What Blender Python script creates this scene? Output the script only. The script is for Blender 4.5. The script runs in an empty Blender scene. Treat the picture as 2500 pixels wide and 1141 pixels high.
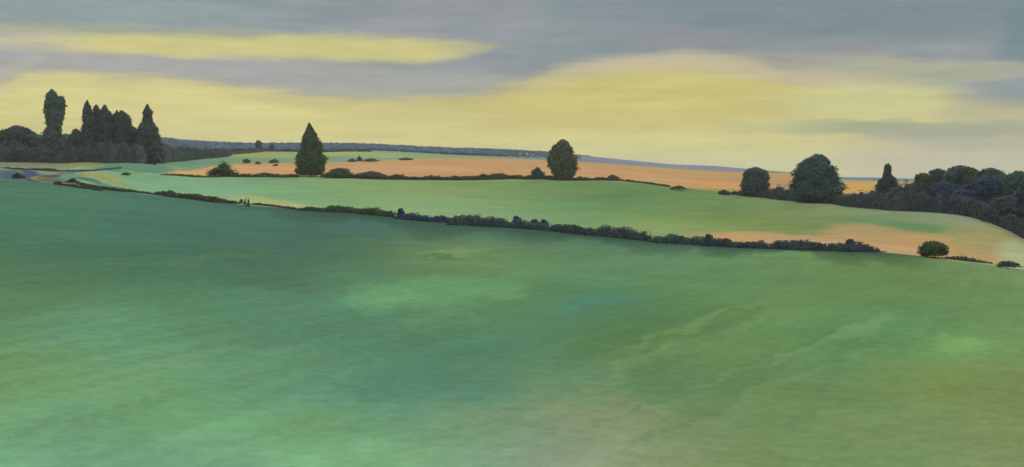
import bpy, math, random
import numpy as np
from mathutils import noise as mn, Vector

random.seed(7); rng = np.random.default_rng(7)
S = bpy.context.scene
COL = S.collection
F = 2680.0            # focal length in photo pixels (photo is 2500 wide)
HOR = 430.0           # photo row of the true horizon
CX = 1250.0

def lin(c):
    o = []
    for v in c:
        v = v / 255.0
        o.append(v / 12.92 if v <= 0.04045 else ((v + 0.055) / 1.055) ** 2.4)
    return o

# ------------------------------------------------------------------ camera
cd = bpy.data.cameras.new('camera'); cam = bpy.data.objects.new('camera', cd); COL.objects.link(cam)
cam.location = (0, 0, 0); cam.rotation_euler = (math.radians(90), 0, 0)
cd.sensor_fit = 'HORIZONTAL'; cd.sensor_width = 36.0; cd.lens = 36.0 * F / 2500.0
cd.shift_y = -(570.5 - HOR) / 2500.0
cd.clip_start = 0.5; cd.clip_end = 20000
S.camera = cam
S.view_settings.view_transform = 'Standard'; S.view_settings.look = 'None'
S.view_settings.exposure = 0.0; S.view_settings.gamma = 1.0

# ------------------------------------------------------------------ sun
SUN_EL, SUN_AZ = math.radians(21), math.radians(24)      # azimuth clockwise from the view axis (+Y)
sd = bpy.data.lights.new('sun', 'SUN'); sun = bpy.data.objects.new('sun', sd); COL.objects.link(sun)
sd.energy = 5.0; sd.angle = math.radians(0.5); sd.color = (1.0, 0.87, 0.62)
dirv = Vector((math.sin(SUN_AZ) * math.cos(SUN_EL), math.cos(SUN_AZ) * math.cos(SUN_EL), math.sin(SUN_EL)))
sun.rotation_euler = dirv.to_track_quat('Z', 'Y').to_euler()

# ------------------------------------------------------------------ node helper
class NT:
    def __init__(s, tree): s.t = tree; s.n = tree.nodes; s.l = tree.links
    def put(s, sock, v):
        if v is None: return
        if isinstance(v, bpy.types.NodeSocket): s.l.new(v, sock)
        elif isinstance(v, (tuple, list)) and sock.type == 'RGBA' and len(v) == 3: sock.default_value = (*v, 1)
        else: sock.default_value = v
    def m(s, op, a, b=None, c=None, clamp=False):
        n = s.n.new('ShaderNodeMath'); n.operation = op; n.use_clamp = clamp
        for i, v in enumerate((a, b, c)): s.put(n.inputs[i], v)
        return n.outputs[0]
    def vm(s, op, a, b=None):
        n = s.n.new('ShaderNodeVectorMath'); n.operation = op
        s.put(n.inputs[0], a); s.put(n.inputs[1], b); return n.outputs[0]
    def xyz(s, x, y, z=0.0):
        n = s.n.new('ShaderNodeCombineXYZ')
        for i, v in enumerate((x, y, z)): s.put(n.inputs[i], v)
        return n.outputs[0]
    def noise(s, vec, scale, detail=3, rough=0.5, dist=0.0, out='Fac'):
        n = s.n.new('ShaderNodeTexNoise'); s.put(n.inputs['Vector'], vec)
        n.inputs['Scale'].default_value = scale; n.inputs['Detail'].default_value = detail
        n.inputs['Roughness'].default_value = rough; n.inputs['Distortion'].default_value = dist
        return n.outputs[out]
    def step(s, v, a, b, lo=0.0, hi=1.0):
        n = s.n.new('ShaderNodeMapRange'); n.interpolation_type = 'SMOOTHSTEP'
        s.put(n.inputs['Value'], v); s.put(n.inputs['From Min'], a); s.put(n.inputs['From Max'], b)
        s.put(n.inputs['To Min'], lo); s.put(n.inputs['To Max'], hi)
        return n.outputs[0]
    def mix(s, f, a, b, mode='MIX'):
        n = s.n.new('ShaderNodeMix'); n.data_type = 'RGBA'; n.blend_type = mode; n.clamp_factor = True
        s.put(n.inputs[0], f); s.put(n.inputs[6], a); s.put(n.inputs[7], b); return n.outputs[2]
    def curve(s, v, pts):
        n = s.n.new('ShaderNodeFloatCurve'); s.put(n.inputs['Value'], v)
        c = n.mapping.curves[0]; n.mapping.use_clip = True
        for i, (x, y) in enumerate(pts):
            if i < 2: c.points[i].location = (x, y)
            else: c.points.new(x, y)
        n.mapping.update(); return n.outputs[0]

# ------------------------------------------------------------------ world: evening sky with cloud bands
W = bpy.data.worlds.new('World'); S.world = W; W.use_nodes = True
w = NT(W.node_tree); w.n.clear()
def pe(px, py):
    az = math.atan((px - CX) / F); return az, math.atan((HOR - py) / F * math.cos(az))
tc = w.n.new('ShaderNodeTexCoord'); sep = w.n.new('ShaderNodeSeparateXYZ'); w.l.new(tc.outputs['Generated'], sep.inputs[0])
az0 = w.m('ARCTAN2', sep.outputs[0], sep.outputs[1]); el0 = w.m('ARCSINE', sep.outputs[2])
base = w.xyz(az0, w.m('MULTIPLY', el0, 5.5), 0.0)
n1 = w.noise(base, 9.0, 5, 0.6); n2 = w.noise(w.vm('ADD', base, (7.3, 2.1, 0)), 5.0, 3, 0.5)
el = w.m('ADD', el0, w.m('MULTIPLY', w.m('SUBTRACT', n1, 0.5), 0.022))
az = w.m('ADD', az0, w.m('MULTIPLY', w.m('SUBTRACT', n2, 0.5), 0.10))
azn = w.m('DIVIDE', w.m('ADD', az0, 0.5), 1.0)
def edge(pts):
    q = []
    for x, y in pts:
        a, e = pe(x, y); q.append((a + 0.5, e / 0.25 + 0.3))
    q = [(0.0, q[0][1])] + q + [(1.0, q[-1][1])]
    return w.m('MULTIPLY', w.m('SUBTRACT', w.curve(azn, q), 0.3), 0.25)
def blob(col, c, px, py, rx, ry, rot=0, amt=1.0, soft=0.6):
    a, e = pe(px, py); r = math.radians(rot)
    dx = w.m('SUBTRACT', az, a); dy = w.m('SUBTRACT', el, e)
    u = w.m('ADD', w.m('MULTIPLY', dx, math.cos(r)), w.m('MULTIPLY', dy, math.sin(r)))
    v = w.m('SUBTRACT', w.m('MULTIPLY', dy, math.cos(r)), w.m('MULTIPLY', dx, math.sin(r)))
    u = w.m('DIVIDE', u, rx / F); v = w.m('DIVIDE', v, ry / F)
    d = w.m('ADD', w.m('MULTIPLY', u, u), w.m('MULTIPLY', v, v))
    return w.mix(w.step(d, 1.0 + soft, 1.0 - soft, 0.0, amt), col, lin(c))
streak = w.noise(w.xyz(az0, w.m('MULTIPLY', el0, 9.0), 3.0), 11.0, 6, 0.62, 0.4)
patchn = w.noise(w.xyz(az0, w.m('MULTIPLY', el0, 3.0), 9.0), 6.0, 4, 0.55, 0.3)
yel = w.mix(w.step(patchn, 0.35, 0.65), lin((222, 212, 134)), lin((211, 202, 128)))
yel = blob(yel, (205, 192, 112), 1550, 250, 480, 80, 0, 0.75, 0.8)
yel = blob(yel, (218, 213, 126), 1550, 390, 700, 40, -2, 0.7, 0.8)
yel = blob(yel, (223, 216, 148), 350, 250, 350, 60, -3, 0.6, 0.8)
yel = blob(yel, (207, 207, 146), 2150, 250, 260, 45, 0, 0.8, 0.7)
yel = blob(yel, (198, 186, 150), 2450, 380, 330, 80, 0, 0.9, 0.9)
yel = blob(yel, (182, 178, 146), 2480, 250, 130, 60, 0, 0.85, 0.9)
yel = blob(yel, (158, 166, 132), 2240, 315, 300, 20, -1, 0.85, 0.7)
yel = blob(yel, (166, 170, 150), 2400, 340, 220, 24, -3, 0.7, 0.8)
yel = blob(yel, (186, 190, 137), 1900, 312, 150, 12, 0, 0.5, 0.8)
yel = w.mix(1.0, yel, (1.0, 1.0, 0.97), 'MULTIPLY')
gry = w.mix(w.step(patchn, 0.36, 0.62), lin((150, 155, 162)), lin((136, 150, 156)))
gry = blob(gry, (170, 170, 172), 500, 180, 700, 50, -3, 0.95, 0.9)
gry = blob(gry, (164, 166, 160), 1000, 205, 350, 40, 0, 0.7, 0.9)
gry = blob(gry, (148, 164, 166), 250, 40, 420, 45, 0, 0.8, 0.9)
gry = blob(gry, (119, 139, 148), 2100, 40, 620, 55, -2, 0.9, 0.9)
gry = blob(gry, (106, 136, 143), 2520, 90, 70, 70, 0, 0.8, 0.9)
gry = blob(gry, (138, 144, 150), 1800, 105, 330, 25, -2, 0.7, 0.8)
gry = blob(gry, (166, 160, 152), 2050, 150, 300, 18, -4, 0.7, 0.9)
gry = blob(gry, (173, 176, 150), 2200, 170, 260, 26, -2, 0.9, 0.7)
gry = blob(gry, (160, 160, 156), 1740, 135, 380, 14, -1, 0.6, 0.9)
gry = blob(gry, (126, 142, 150), 1420, 130, 130, 30, 12, 0.5, 0.9)
gry = blob(gry, (176, 181, 152), 110, 76, 240, 15, 0, 0.8, 0.9)
gry = blob(gry, (164, 168, 148), 520, 80, 420, 13, 0, 0.8, 0.9)
e_low = edge([(0, 200), (60, 186), (160, 180), (300, 187), (430, 195), (600, 212), (750, 226), (950, 240), (1100, 236), (1250, 211), (1400, 172), (1500, 158), (1650, 150), (1800, 160), (1950, 188), (2150, 200), (2300, 212), (2500, 250)])
d = w.m('SUBTRACT', el, e_low)
soft = w.step(az0, -0.1, 0.25, 0.0045, 0.012)
sky = w.mix(w.step(d, w.m('MULTIPLY', soft, -1.0), soft), yel, gry)
# pale pinkish fringe under the right-hand cloud
fr = w.m('MULTIPLY', w.step(w.m('ABSOLUTE', w.m('ADD', d, 0.001)), 0.015, 0.001), w.step(az0, 0.0, 0.06, 0.35, 1.0))
fr = w.m('MULTIPLY', fr, w.step(az0, 0.36, 0.28))
sky = w.mix(w.m('MULTIPLY', fr, 0.85), sky, w.mix(w.step(az0, -0.02, 0.05), lin((176, 172, 142)), lin((200, 188, 156))))
# upper yellow lens on the left
e_t = edge([(0, 88), (200, 84), (400, 82), (600, 86), (900, 90), (1100, 96), (1250, 112), (1400, 120), (1800, 140), (2500, 160)])
e_b = edge([(0, 118), (200, 126), (400, 138), (700, 147), (1000, 151), (1150, 142), (1250, 115), (1400, 110), (1800, 100), (2500, 90)])
ins = w.m('MULTIPLY', w.step(w.m('SUBTRACT', e_t, el), -0.004, 0.006), w.step(w.m('SUBTRACT', el, e_b), -0.004, 0.005))
ins = w.m('MULTIPLY', ins, w.step(az, 0.01, -0.09, 0.35, 1.0))
lens = w.mix(w.step(az0, -0.43, -0.34), lin((205, 196, 166)), lin((212, 204, 134)))
sky = w.mix(w.m('MULTIPLY', ins, 0.95), sky, lens)
sky = blob(sky, (178, 170, 150), 820, 112, 230, 14, 0, 0.0, 0.9)
sky = blob(sky, (196, 188, 170), 60, 175, 60, 22, 35, 0.35, 0.9)
# brush-like streaks: cloud wisps
sk = w.step(streak, 0.25, 0.75, 0.91, 1.09)
sc = w.n.new('ShaderNodeVectorMath'); sc.operation = 'SCALE'; w.l.new(sky, sc.inputs[0]); w.l.new(sk, sc.inputs['Scale'])
sky = sc.outputs[0]
nish = w.n.new('ShaderNodeTexSky'); nish.sky_type = 'NISHITA'; nish.sun_disc = False
nish.sun_elevation = SUN_EL; nish.sun_rotation = SUN_AZ
ns = w.n.new('ShaderNodeVectorMath'); ns.operation = 'SCALE'; w.l.new(nish.outputs[0], ns.inputs[0]); ns.inputs['Scale'].default_value = 0.10
upper = w.mix(0.75, ns.outputs[0], (1.02, 1.07, 1.10))  # unseen sky overhead, made brighter to light the ground
sky = w.mix(w.step(el0, 0.19, 0.60), w.mix(1.0, sky, (0.955, 0.955, 0.94), 'MULTIPLY'), upper)
bg = w.n.new('ShaderNodeBackground'); w.l.new(sky, bg.inputs[0]); bg.inputs[1].default_value = 1.0
ow = w.n.new('ShaderNodeOutputWorld'); w.l.new(bg.outputs[0], ow.inputs[0])

# ------------------------------------------------------------------ terrain
def line(pts, sm=25):
    xs = np.arange(-6000, 8501, 5.0)
    px, py = zip(*pts); y = np.interp(xs, px, py)
    k = np.exp(-0.5 * (np.arange(-60, 61) * 5.0 / sm) ** 2); k /= k.sum()
    y = np.convolve(np.pad(y, 60, mode='edge'), k, 'valid')
    return lambda q: np.interp(q, xs, y)
LY = [None,
  line([(0,438),(89,444),(143,449),(253,464),(381,477),(500,491),(610,502),(720,511),(768,514),(917,523),(1006,535),(1140,545),(1234,554),(1368,567),(1517,581),(1606,592),(1700,600),(1828,606),(2020,612),(2116,616),(2180,618),(2244,625),(2308,635),(2404,646),(2500,660)]),
  line([(0,400),(150,404),(300,414),(405,428),(500,432),(600,431),(745,431),(850,431),(1000,436),(1140,438),(1300,439),(1380,441),(1480,442),(1560,446),(1640,455),(1750,468),(1860,478),(1950,488),(2050,494),(2200,508),(2300,518),(2400,535),(2500,567)]),
  line([(0,390),(300,392),(400,408),(450,421),(500,409),(560,401),(700,398),(800,398),(900,394),(1000,388),(1100,386),(1200,386),(1340,392),(1420,396),(1500,401),(1600,409),(1740,419),(1850,422),(1930,424.5),(2050,441),(2150,443),(2250,445),(2500,450)], 12),
  line([(0,374),(390,374),(500,372),(630,370),(720,371),(800,370),(900,367),(1000,372),(1100,379),(1200,383),(1340,389),(1420,393),(1500,398),(1600,405),(1740,415),(1850,418),(1930,422.5),(2050,438),(2150,440),(2250,442),(2500,446)]),
  line([(0,345),(100,333),(180,331),(400,339),(450,346),(500,349),(620,354),(700,353),(800,353),(900,355),(1000,360),(1100,365),(1240,368),(1340,372),(1420,380),(1500,388),(1640,402),(1740,405),(1820,412),(1930,421),(2050,433),(2150,434),(2240,437),(2500,440)], 15)]
LD = [line([(0,30),(2500,30)]),
  line([(0,280),(1250,240),(2100,185),(2500,160)],100),
  line([(0,400),(400,425),(755,440),(1250,460),(1700,430),(2100,350),(2500,250)],100),
  line([(0,450),(400,480),(520,560),(755,680),(1250,780),(2500,750)],60),
  line([(0,640),(400,700),(755,840),(1250,900),(2500,880)],100),
  line([(0,1500),(2500,1500)])]
def lines_z(px):
    D = [LD[k](px) for k in range(6)]
    Z = [None] + [(HOR - LY[k](px)) / F * D[k] for k in range(1, 6)]
    Z[0] = -0.2653 * D[0] * np.ones_like(px)
    D = [np.full_like(px, 1.5)] + D + [np.full_like(px, 2600.0), np.full_like(px, 9000.0)]
    Z = [np.full_like(px, -6.6)] + Z + [Z[5] - 70, np.full_like(px, -90.0)]
    return D, Z
def height(px, d):
    """ground height (camera at 0) in the column seen at photo column px, d metres ahead"""
    px = np.atleast_1d(np.asarray(px, float)); d = np.atleast_1d(np.asarray(d, float))
    px, d = np.broadcast_arrays(px, d)
    D, Z = lines_z(px)
    z = Z[0].copy()
    for k in range(len(D) - 1):
        s = np.clip((d - D[k]) / (D[k+1] - D[k]), 0, 1)
        ss = s if k in (1, 2, 3) else s * s * (3 - 2 * s) * 0.3 + s * 0.7
        z = np.where(d >= D[k], Z[k] + (Z[k+1] - Z[k]) * ss, z)
        if k in (1, 2, 3):
            X = (px - CX) / F * d
            amp = {1: 0.45, 2: 0.6, 3: 0.8}[k]
            u = amp * (np.sin(X * .045 + d * .031) + np.sin(X * .083 - d * .049 + 1.3) * .6 + np.sin(d * .09 + X*.02) * .4)
            z = np.where((d >= D[k]) & (d <= D[k+1]), z + u * 4 * s * (1 - s), z)
    return z
_ds = np.concatenate([np.linspace(12, 200, 400), np.linspace(200, 1500, 1300)[1:]])
def hit(px, py):
    """nearest ground point seen at photo pixel (px, py)"""
    y = HOR - F * height(px, _ds) / _ds
    i = np.argmax(y <= py)
    if y[i] > py: i = len(_ds) - 1
    d = _ds[i]
    return (px - CX) / F * d, d, float(height(px, d)[0])
def at(px, py, d): return np.array([(px - CX) / F * d, d, (HOR - py) / F * d])

# crop and grass colours, laid as patches on the ground (photo colour / light on open ground)
K = np.array([0.88, 0.86, 0.78])
def alb(c): return np.clip(np.array(lin(c)) / K, 0.01, 0.75)
NW = {}
def wob(px, py, s, seed):
    return np.array([mn.fractal((a / s + seed, b / s * 2.6, seed * 1.7), 0.8, 2.0, 4) for a, b in zip(px, py)])
def paint(px, py, base, patches, wx=70, wy=22, hedge_shade=None, grid=None, sg=(130., 36.)):
    px = px.astype(float); py = py.astype(float)
    n1 = wob(px, py, 170., 3.1); n2 = wob(px, py, 120., 8.7)
    qx = px + n1 * wx; qy = py + n2 * wy
    c = np.tile(alb(base), (len(px), 1))
    if grid is not None:            # slow drift of crop tone over the field
        acc = np.zeros_like(c); ws = np.zeros((len(px), 1))
        for (gx, gy, gc) in grid:
            ww = np.exp(-.5 * (((qx - gx) / sg[0]) ** 2 + ((qy - gy) / sg[1]) ** 2))[:, None] + 1e-9
            acc += ww * alb(gc); ws += ww
        c = acc / ws
    for (cx, cy, rx, ry, rot, colr, amt, soft) in patches:
        r = math.radians(rot)
        dx = qx - cx; dy = -(qy - cy)
        u = (dx * math.cos(r) + dy * math.sin(r)) / rx; v = (-dx * math.sin(r) + dy * math.cos(r)) / ry
        dd = u * u + v * v
        t = np.clip((1 + soft - dd) / (2 * soft), 0, 1); t = (t * t * (3 - 2 * t) * amt)[:, None]
        c = c * (1 - t) + alb(colr) * t
    if hedge_shade is not None:          # hedge shadow painted into the grass colour as an uneven dark band
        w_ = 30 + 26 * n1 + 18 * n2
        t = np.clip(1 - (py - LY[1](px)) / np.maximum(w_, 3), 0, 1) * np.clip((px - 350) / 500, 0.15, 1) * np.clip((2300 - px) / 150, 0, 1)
        t = (t ** .8 * .92)[:, None]; c = c * (1 - t) + alb(hedge_shade) * t
    return c

def ground_mat(name, streak_dir=(0.39, 0.92), streak=0.16, fine=0.12, sc=1.0, sheen=True):
    m = bpy.data.materials.new(name); m.use_nodes = True; g = NT(m.node_tree); g.n.clear()
    at_ = g.n.new('ShaderNodeAttribute'); at_.attribute_name = 'crop'
    tc = g.n.new('ShaderNodeTexCoord'); P = tc.outputs['Object']
    s = g.n.new('ShaderNodeSeparateXYZ'); g.l.new(P, s.inputs[0])
    a, b = streak_dir
    u = g.m('ADD', g.m('MULTIPLY', s.outputs[0], a), g.m('MULTIPLY', s.outputs[1], b))
    v = g.m('SUBTRACT', g.m('MULTIPLY', s.outputs[0], b), g.m('MULTIPLY', s.outputs[1], a))
    st = g.noise(g.xyz(g.m('MULTIPLY', u, 0.09), v, 0), 0.55 * sc, 5, 0.6, 0.6)
    bl = g.noise(P, 0.06 * sc, 4, 0.6, 0.5)
    fi = g.noise(P, 1.3 * sc, 7, 0.78)
    c = g.mix(g.step(st, 0.35, 0.72, 0, 1), at_.outputs['Color'], (1, 1, 1), 'MIX') if False else at_.outputs['Color']
    f = g.m('ADD', g.step(st, 0.28, 0.72, 1 - streak, 1 + streak), g.step(bl, 0.3, 0.7, -0.06, 0.06))
    f = g.m('ADD', f, g.step(fi, 0.2, 0.8, -fine, fine))
    sc_ = g.n.new('ShaderNodeVectorMath'); sc_.operation = 'SCALE'; g.l.new(c, sc_.inputs[0]); g.l.new(f, sc_.inputs['Scale'])
    hue = g.mix(g.m('MULTIPLY', g.step(g.noise(P, 0.11 * sc, 3, 0.6, 0.8), 0.45, 0.7), 0.22), sc_.outputs[0], g.mix(1.0, sc_.outputs[0], (1.25, 1.02, 0.7), 'MULTIPLY'))
    hue = g.mix(g.m('MULTIPLY', g.step(g.noise(g.vm('ADD', P, (90, 40, 0)), 0.09 * sc, 3, 0.6, 0.8), 0.45, 0.7), 0.22), hue, g.mix(1.0, hue, (0.82, 1.02, 1.2), 'MULTIPLY'))
    bs = g.n.new('ShaderNodeBsdfDiffuse'); g.l.new(hue, bs.inputs[0]); bs.inputs['Roughness'].default_value = 0.8
    bp = g.n.new('ShaderNodeBump'); bp.inputs['Strength'].default_value = 0.35; bp.inputs['Distance'].default_value = 0.25 / sc
    g.l.new(g.m('ADD', fi, g.m('MULTIPLY', st, 1.5)), bp.inputs['Height']); g.l.new(bp.outputs[0], bs.inputs['Normal'])
    o = g.n.new('ShaderNodeOutputMaterial'); g.l.new(bs.outputs[0], o.inputs[0])
    return m

COLS = np.concatenate([np.arange(-5600, -200, 300.), np.arange(-200, 2700, 7.), np.arange(2700, 8200, 300.)])
def strip(name, k0, k1, rows, base, patches, mat, back=False, bump=None, warp=(70, 22)):
    """the sheet of ground between terrain lines k0 and k1 (neighbouring sheets share their edge)"""
    D, _ = lines_z(COLS)
    R = []
    for k in range(k0, k1):
        n = rows[k - k0]
        for i in range(n + (1 if k == k1 - 1 else 0)):
            R.append(D[k] * (D[k+1] / D[k]) ** (i / n))
    R = np.array(R)
    PX = np.broadcast_to(COLS, R.shape)
    Zh = height(PX, R)
    if bump is not None: Zh = Zh + bump(PX, R)
    X = (PX - CX) / F * R
    Y = R.copy()
    PY = HOR - F * Zh / R
    nr, nc = R.shape
    if back:
        ex = []
        for yy, w_ in ((-400., .5), (-120., .2), (-25., .08)):
            ex.append(((COLS - CX) * w_, np.full(nc, yy), np.full(nc, -6.6)))
        X = np.vstack([e[0] for e in ex] + [X]); Y = np.vstack([e[1] for e in ex] + [Y]); Zh = np.vstack([e[2] for e in ex] + [Zh])
        PX = np.vstack([np.tile(COLS, (3, 1)), PX]); PY = np.vstack([np.full((3, nc), 1141.), PY]); nr += 3
    V = np.stack([X, Y, Zh], -1).reshape(-1, 3)
    idx = np.arange(nr * nc).reshape(nr, nc)
    Fq = np.stack([idx[:-1, :-1], idx[:-1, 1:], idx[1:, 1:], idx[1:, :-1]], -1).reshape(-1, 4)
    me = bpy.data.meshes.new(name); me.from_pydata(V.tolist(), [], Fq.tolist())
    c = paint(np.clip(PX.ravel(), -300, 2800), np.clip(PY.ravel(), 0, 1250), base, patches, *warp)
    a = me.color_attributes.new('crop', 'FLOAT_COLOR', 'POINT')
    a.data.foreach_set('color', np.hstack([c, np.ones((len(c), 1))]).ravel())
    me.polygons.foreach_set('use_smooth', [True] * len(me.polygons)); me.materials.append(mat)
    o = bpy.data.objects.new(name, me); COL.objects.link(o); o['kind'] = 'structure'
    return o

def rows(d): return [(x, y, c) for y, q in d.items() for x, c in q]
G_near = rows({
 450: [(0,(78,118,90)),(150,(78,116,90))],
 500: [(0,(78,120,94)),(200,(78,120,96)),(450,(76,114,94))],
 560: [(0,(76,116,90)),(300,(72,112,92)),(600,(74,112,92)),(900,(72,108,92)),(1200,(76,112,90)),(1450,(84,116,90)),(1650,(90,124,92))],
 640: [(0,(84,116,86)),(200,(76,114,88)),(400,(72,110,90)),(650,(74,104,84)),(850,(78,108,82)),(1000,(98,126,84)),(1140,(118,145,86)),(1300,(100,134,92)),(1700,(104,140,98)),(1900,(110,142,88)),(2100,(108,137,77)),(2300,(112,140,82)),(2450,(118,144,92))],
 690: [(0,(88,120,86)),(400,(86,124,88)),(800,(84,120,88)),(1000,(100,142,104)),(1300,(98,138,92)),(1700,(98,136,86)),(2200,(108,138,82)),(2500,(116,142,92))],
 740: [(0,(92,122,86)),(100,(92,128,90)),(400,(94,134,96)),(650,(90,132,98)),(850,(88,130,104)),(1070,(106,154,98)),(1250,(100,130,78)),(1450,(84,136,108)),(1700,(98,130,80)),(2000,(110,143,88)),(2400,(110,140,86))],
 790: [(0,(102,138,94)),(250,(102,146,110)),(700,(92,134,102)),(1000,(94,132,94)),(1300,(90,130,96)),(1600,(92,126,78)),(1900,(104,140,84)),(2200,(98,138,90)),(2450,(112,146,90))],
 840: [(100,(106,148,102)),(250,(106,154,116)),(700,(96,138,106)),(1000,(92,132,98)),(1200,(86,130,100)),(1550,(96,126,78)),(1800,(110,145,86)),(2150,(96,137,86)),(2400,(126,164,92)),(2500,(110,145,92))],
 890: [(50,(120,150,94)),(250,(112,154,108)),(600,(102,144,104)),(1000,(90,132,100)),(1300,(96,134,98)),(1700,(104,136,84)),(2000,(108,138,86)),(2300,(116,146,84)),(2500,(122,140,84))],
 940: [(0,(108,146,96)),(250,(118,160,108)),(450,(108,150,104)),(700,(106,146,114)),(1100,(88,132,106)),(1400,(116,142,98)),(1700,(100,132,86)),(2000,(112,138,86)),(2300,(128,144,80)),(2500,(126,138,84))],
 1040: [(0,(122,166,108)),(110,(112,154,122)),(300,(112,156,108)),(500,(120,172,120)),(700,(112,152,102)),(1000,(108,150,114)),(1200,(116,146,108)),(1350,(130,146,108)),(1500,(146,148,114)),(1650,(128,146,98)),(1800,(116,142,88)),(2100,(124,146,94)),(2400,(130,146,92)),(2500,(128,142,86))],
 1120: [(0,(126,178,122)),(150,(112,154,128)),(300,(110,154,110)),(450,(116,156,122)),(850,(128,178,128)),(1000,(122,166,112)),(1120,(124,156,124)),(1300,(140,158,130)),(1450,(152,156,124)),(1600,(140,152,112)),(1720,(124,146,88)),(2200,(122,150,96)),(2500,(134,146,94))]})
P_near = [
  (1060, 715, 200, 34, 8, (112, 162, 108), .7, .9), (1450, 745, 150, 16, 6, (86, 138, 112), .4, .9),
  (1130, 622, 70, 7, 0, (128, 150, 98), .7, .8), (1120, 630, 60, 5, 0, (84, 112, 84), .6, .8),
  (1650, 860, 240, 12, 22, (122, 150, 100), .5, .9), (1500, 822, 200, 9, 22, (90, 128, 82), .5, .9),
  (1680, 800, 170, 9, 18, (120, 152, 94), .5, .9), (1760, 785, 120, 6, 18, (92, 128, 76), .5, .9),
  (1560, 880, 160, 8, 22, (126, 154, 98), .5, .9), (1780, 915, 300, 9, 24, (96, 130, 86), .6, .9),
  (1900, 870, 240, 8, 22, (122, 152, 100), .45, .9), (1960, 900, 260, 9, 24, (100, 134, 84), .5, .9),
  (1840, 975, 280, 10, 24, (120, 150, 98), .5, .9), (1700, 1010, 220, 10, 28, (106, 136, 88), .5, .9),
  (2120, 800, 110, 14, 14, (120, 154, 96), .6, .9), (2350, 840, 70, 20, 0, (132, 170, 98), .6, .9),
  (330, 985, 220, 10, 14, (104, 144, 98), .4, .9), (620, 950, 240, 9, 14, (112, 156, 108), .4, .9), (480, 880, 260, 12, 8, (116, 156, 114), .4, .9),
  (500, 640, 220, 8, 4, (92, 126, 84), .4, .9), (200, 590, 240, 9, 0, (82, 122, 94), .4, .9), (700, 590, 260, 8, 0, (68, 104, 88), .4, .9)]
G_mid = rows({
 445: [(450,(126,166,122)),(650,(118,154,108)),(900,(132,158,100)),(1200,(128,150,94)),(1450,(110,140,86))],
 470: [(380,(128,170,124)),(550,(130,170,126)),(700,(128,162,116)),(950,(134,158,96)),(1150,(132,154,100)),(1400,(114,140,86)),(1550,(98,134,84)),(1700,(116,136,84))],
 505: [(550,(140,180,134)),(800,(126,164,112)),(1000,(138,168,112)),(1200,(132,160,104)),(1400,(104,144,92)),(1600,(112,146,88)),(1800,(112,140,84)),(2000,(138,150,98)),(2200,(134,148,112))],
 535: [(1100,(156,178,132)),(1250,(140,168,118)),(1400,(110,150,96)),(1600,(132,156,92)),(1850,(126,140,80)),(2050,(124,142,84)),(2250,(140,152,112)),(2400,(142,152,114)),(2480,(150,160,120))],
 570: [(1500,(146,166,112)),(1700,(140,154,92)),(1900,(128,142,84)),(2200,(104,148,90)),(2450,(164,162,112))]})
P_mid = [
  (2200, 553, 170, 13, -5, (100, 144, 88), .8, .9),
  (1960, 592, 280, 19, -3, (196, 158, 110), 1, .45), (2280, 602, 280, 32, -6, (190, 154, 102), 1, .45), (2110, 562, 90, 16, -4, (184, 154, 106), .85, .8),
  (2120, 610, 200, 16, -3, (206, 165, 116), .9, .5), (1790, 584, 110, 10, -2, (200, 160, 104), .9, .5),
  (2430, 596, 110, 34, -14, (168, 154, 100), .9, .8), (2490, 620, 60, 40, 0, (174, 178, 126), .9, .6),
  # scrappy ground at the far left
  (300, 412, 110, 9, -3, (92, 128, 106), .9, .6), (345, 438, 70, 9, -4, (110, 154, 112), .6, .8), (322, 421, 22, 5, -18, (122, 152, 84), .8, .6),
  (60, 404, 170, 6, -1, (122, 122, 106), 1, .5), (185, 405, 60, 7, 2, (152, 146, 94), .95, .6), (135, 407, 60, 5, 0, (132, 130, 100), .8, .6),
  (60, 428, 130, 14, -2, (98, 110, 104), 1, .4), (25, 427, 24, 10, 0, (70, 94, 106), 1, .4), (72, 426, 26, 11, -12, (66, 82, 102), 1, .4), (84, 438, 22, 5, -10, (66, 80, 98), .9, .5),
  (42, 428, 8, 10, 0, (104, 108, 98), .9, .5), (112, 419, 26, 6, -4, (136, 134, 116), .95, .5), (122, 429, 22, 4, 0, (78, 84, 66), .9, .6),
  (100, 434, 20, 5, -4, (142, 124, 74), .95, .6), (128, 440, 34, 6, -14, (110, 98, 76), .95, .6), (160, 447, 40, 5, -8, (98, 96, 92), .9, .6),
  (180, 420, 28, 4, 4, (70, 100, 112), .95, .5), (170, 431, 30, 7, 0, (104, 142, 112), .8, .6), (240, 432, 62, 9, -8, (154, 154, 96), .95, .7),
  (275, 444, 50, 5, -14, (140, 150, 96), .8, .7), (215, 443, 40, 4, -10, (82, 98, 92), .9, .6), (210, 458, 60, 5, -10, (116, 112, 80), .9, .6), (285, 462, 60, 5, -12, (98, 112, 100), .8, .7),
  (680, 497, 120, 8, -8, (176, 176, 112), .8, .7), (720, 508, 90, 4, -6, (176, 150, 98), .8, .6),
]
P_or = [
  (150, 398, 160, 8, 0, (124, 124, 100), 0, .5),
  (620, 415, 180, 9, 0, (212, 158, 108), .9, .7), (1000, 412, 220, 12, 0, (202, 155, 112), .8, .8),
  (1500, 430, 250, 14, -5, (206, 158, 112), .7, .8), (900, 428, 300, 5, 0, (206, 150, 90), .6, .8),
  (1800, 455, 120, 10, -5, (212, 156, 96), .8, .8), (2100, 458, 100, 16, 0, (232, 166, 92), .9, .7),
  (480, 424, 60, 8, 0, (208, 168, 102), .9, .7), (180, 400, 270, 40, 0, (96, 132, 108), 1, .12), (110, 402, 150, 8, 0, (128, 126, 102), .9, .5), (190, 404, 60, 8, 0, (152, 146, 94), .8, .6), (1780, 466, 60, 5, -4, (160, 146, 84), .8, .7)]
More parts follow.
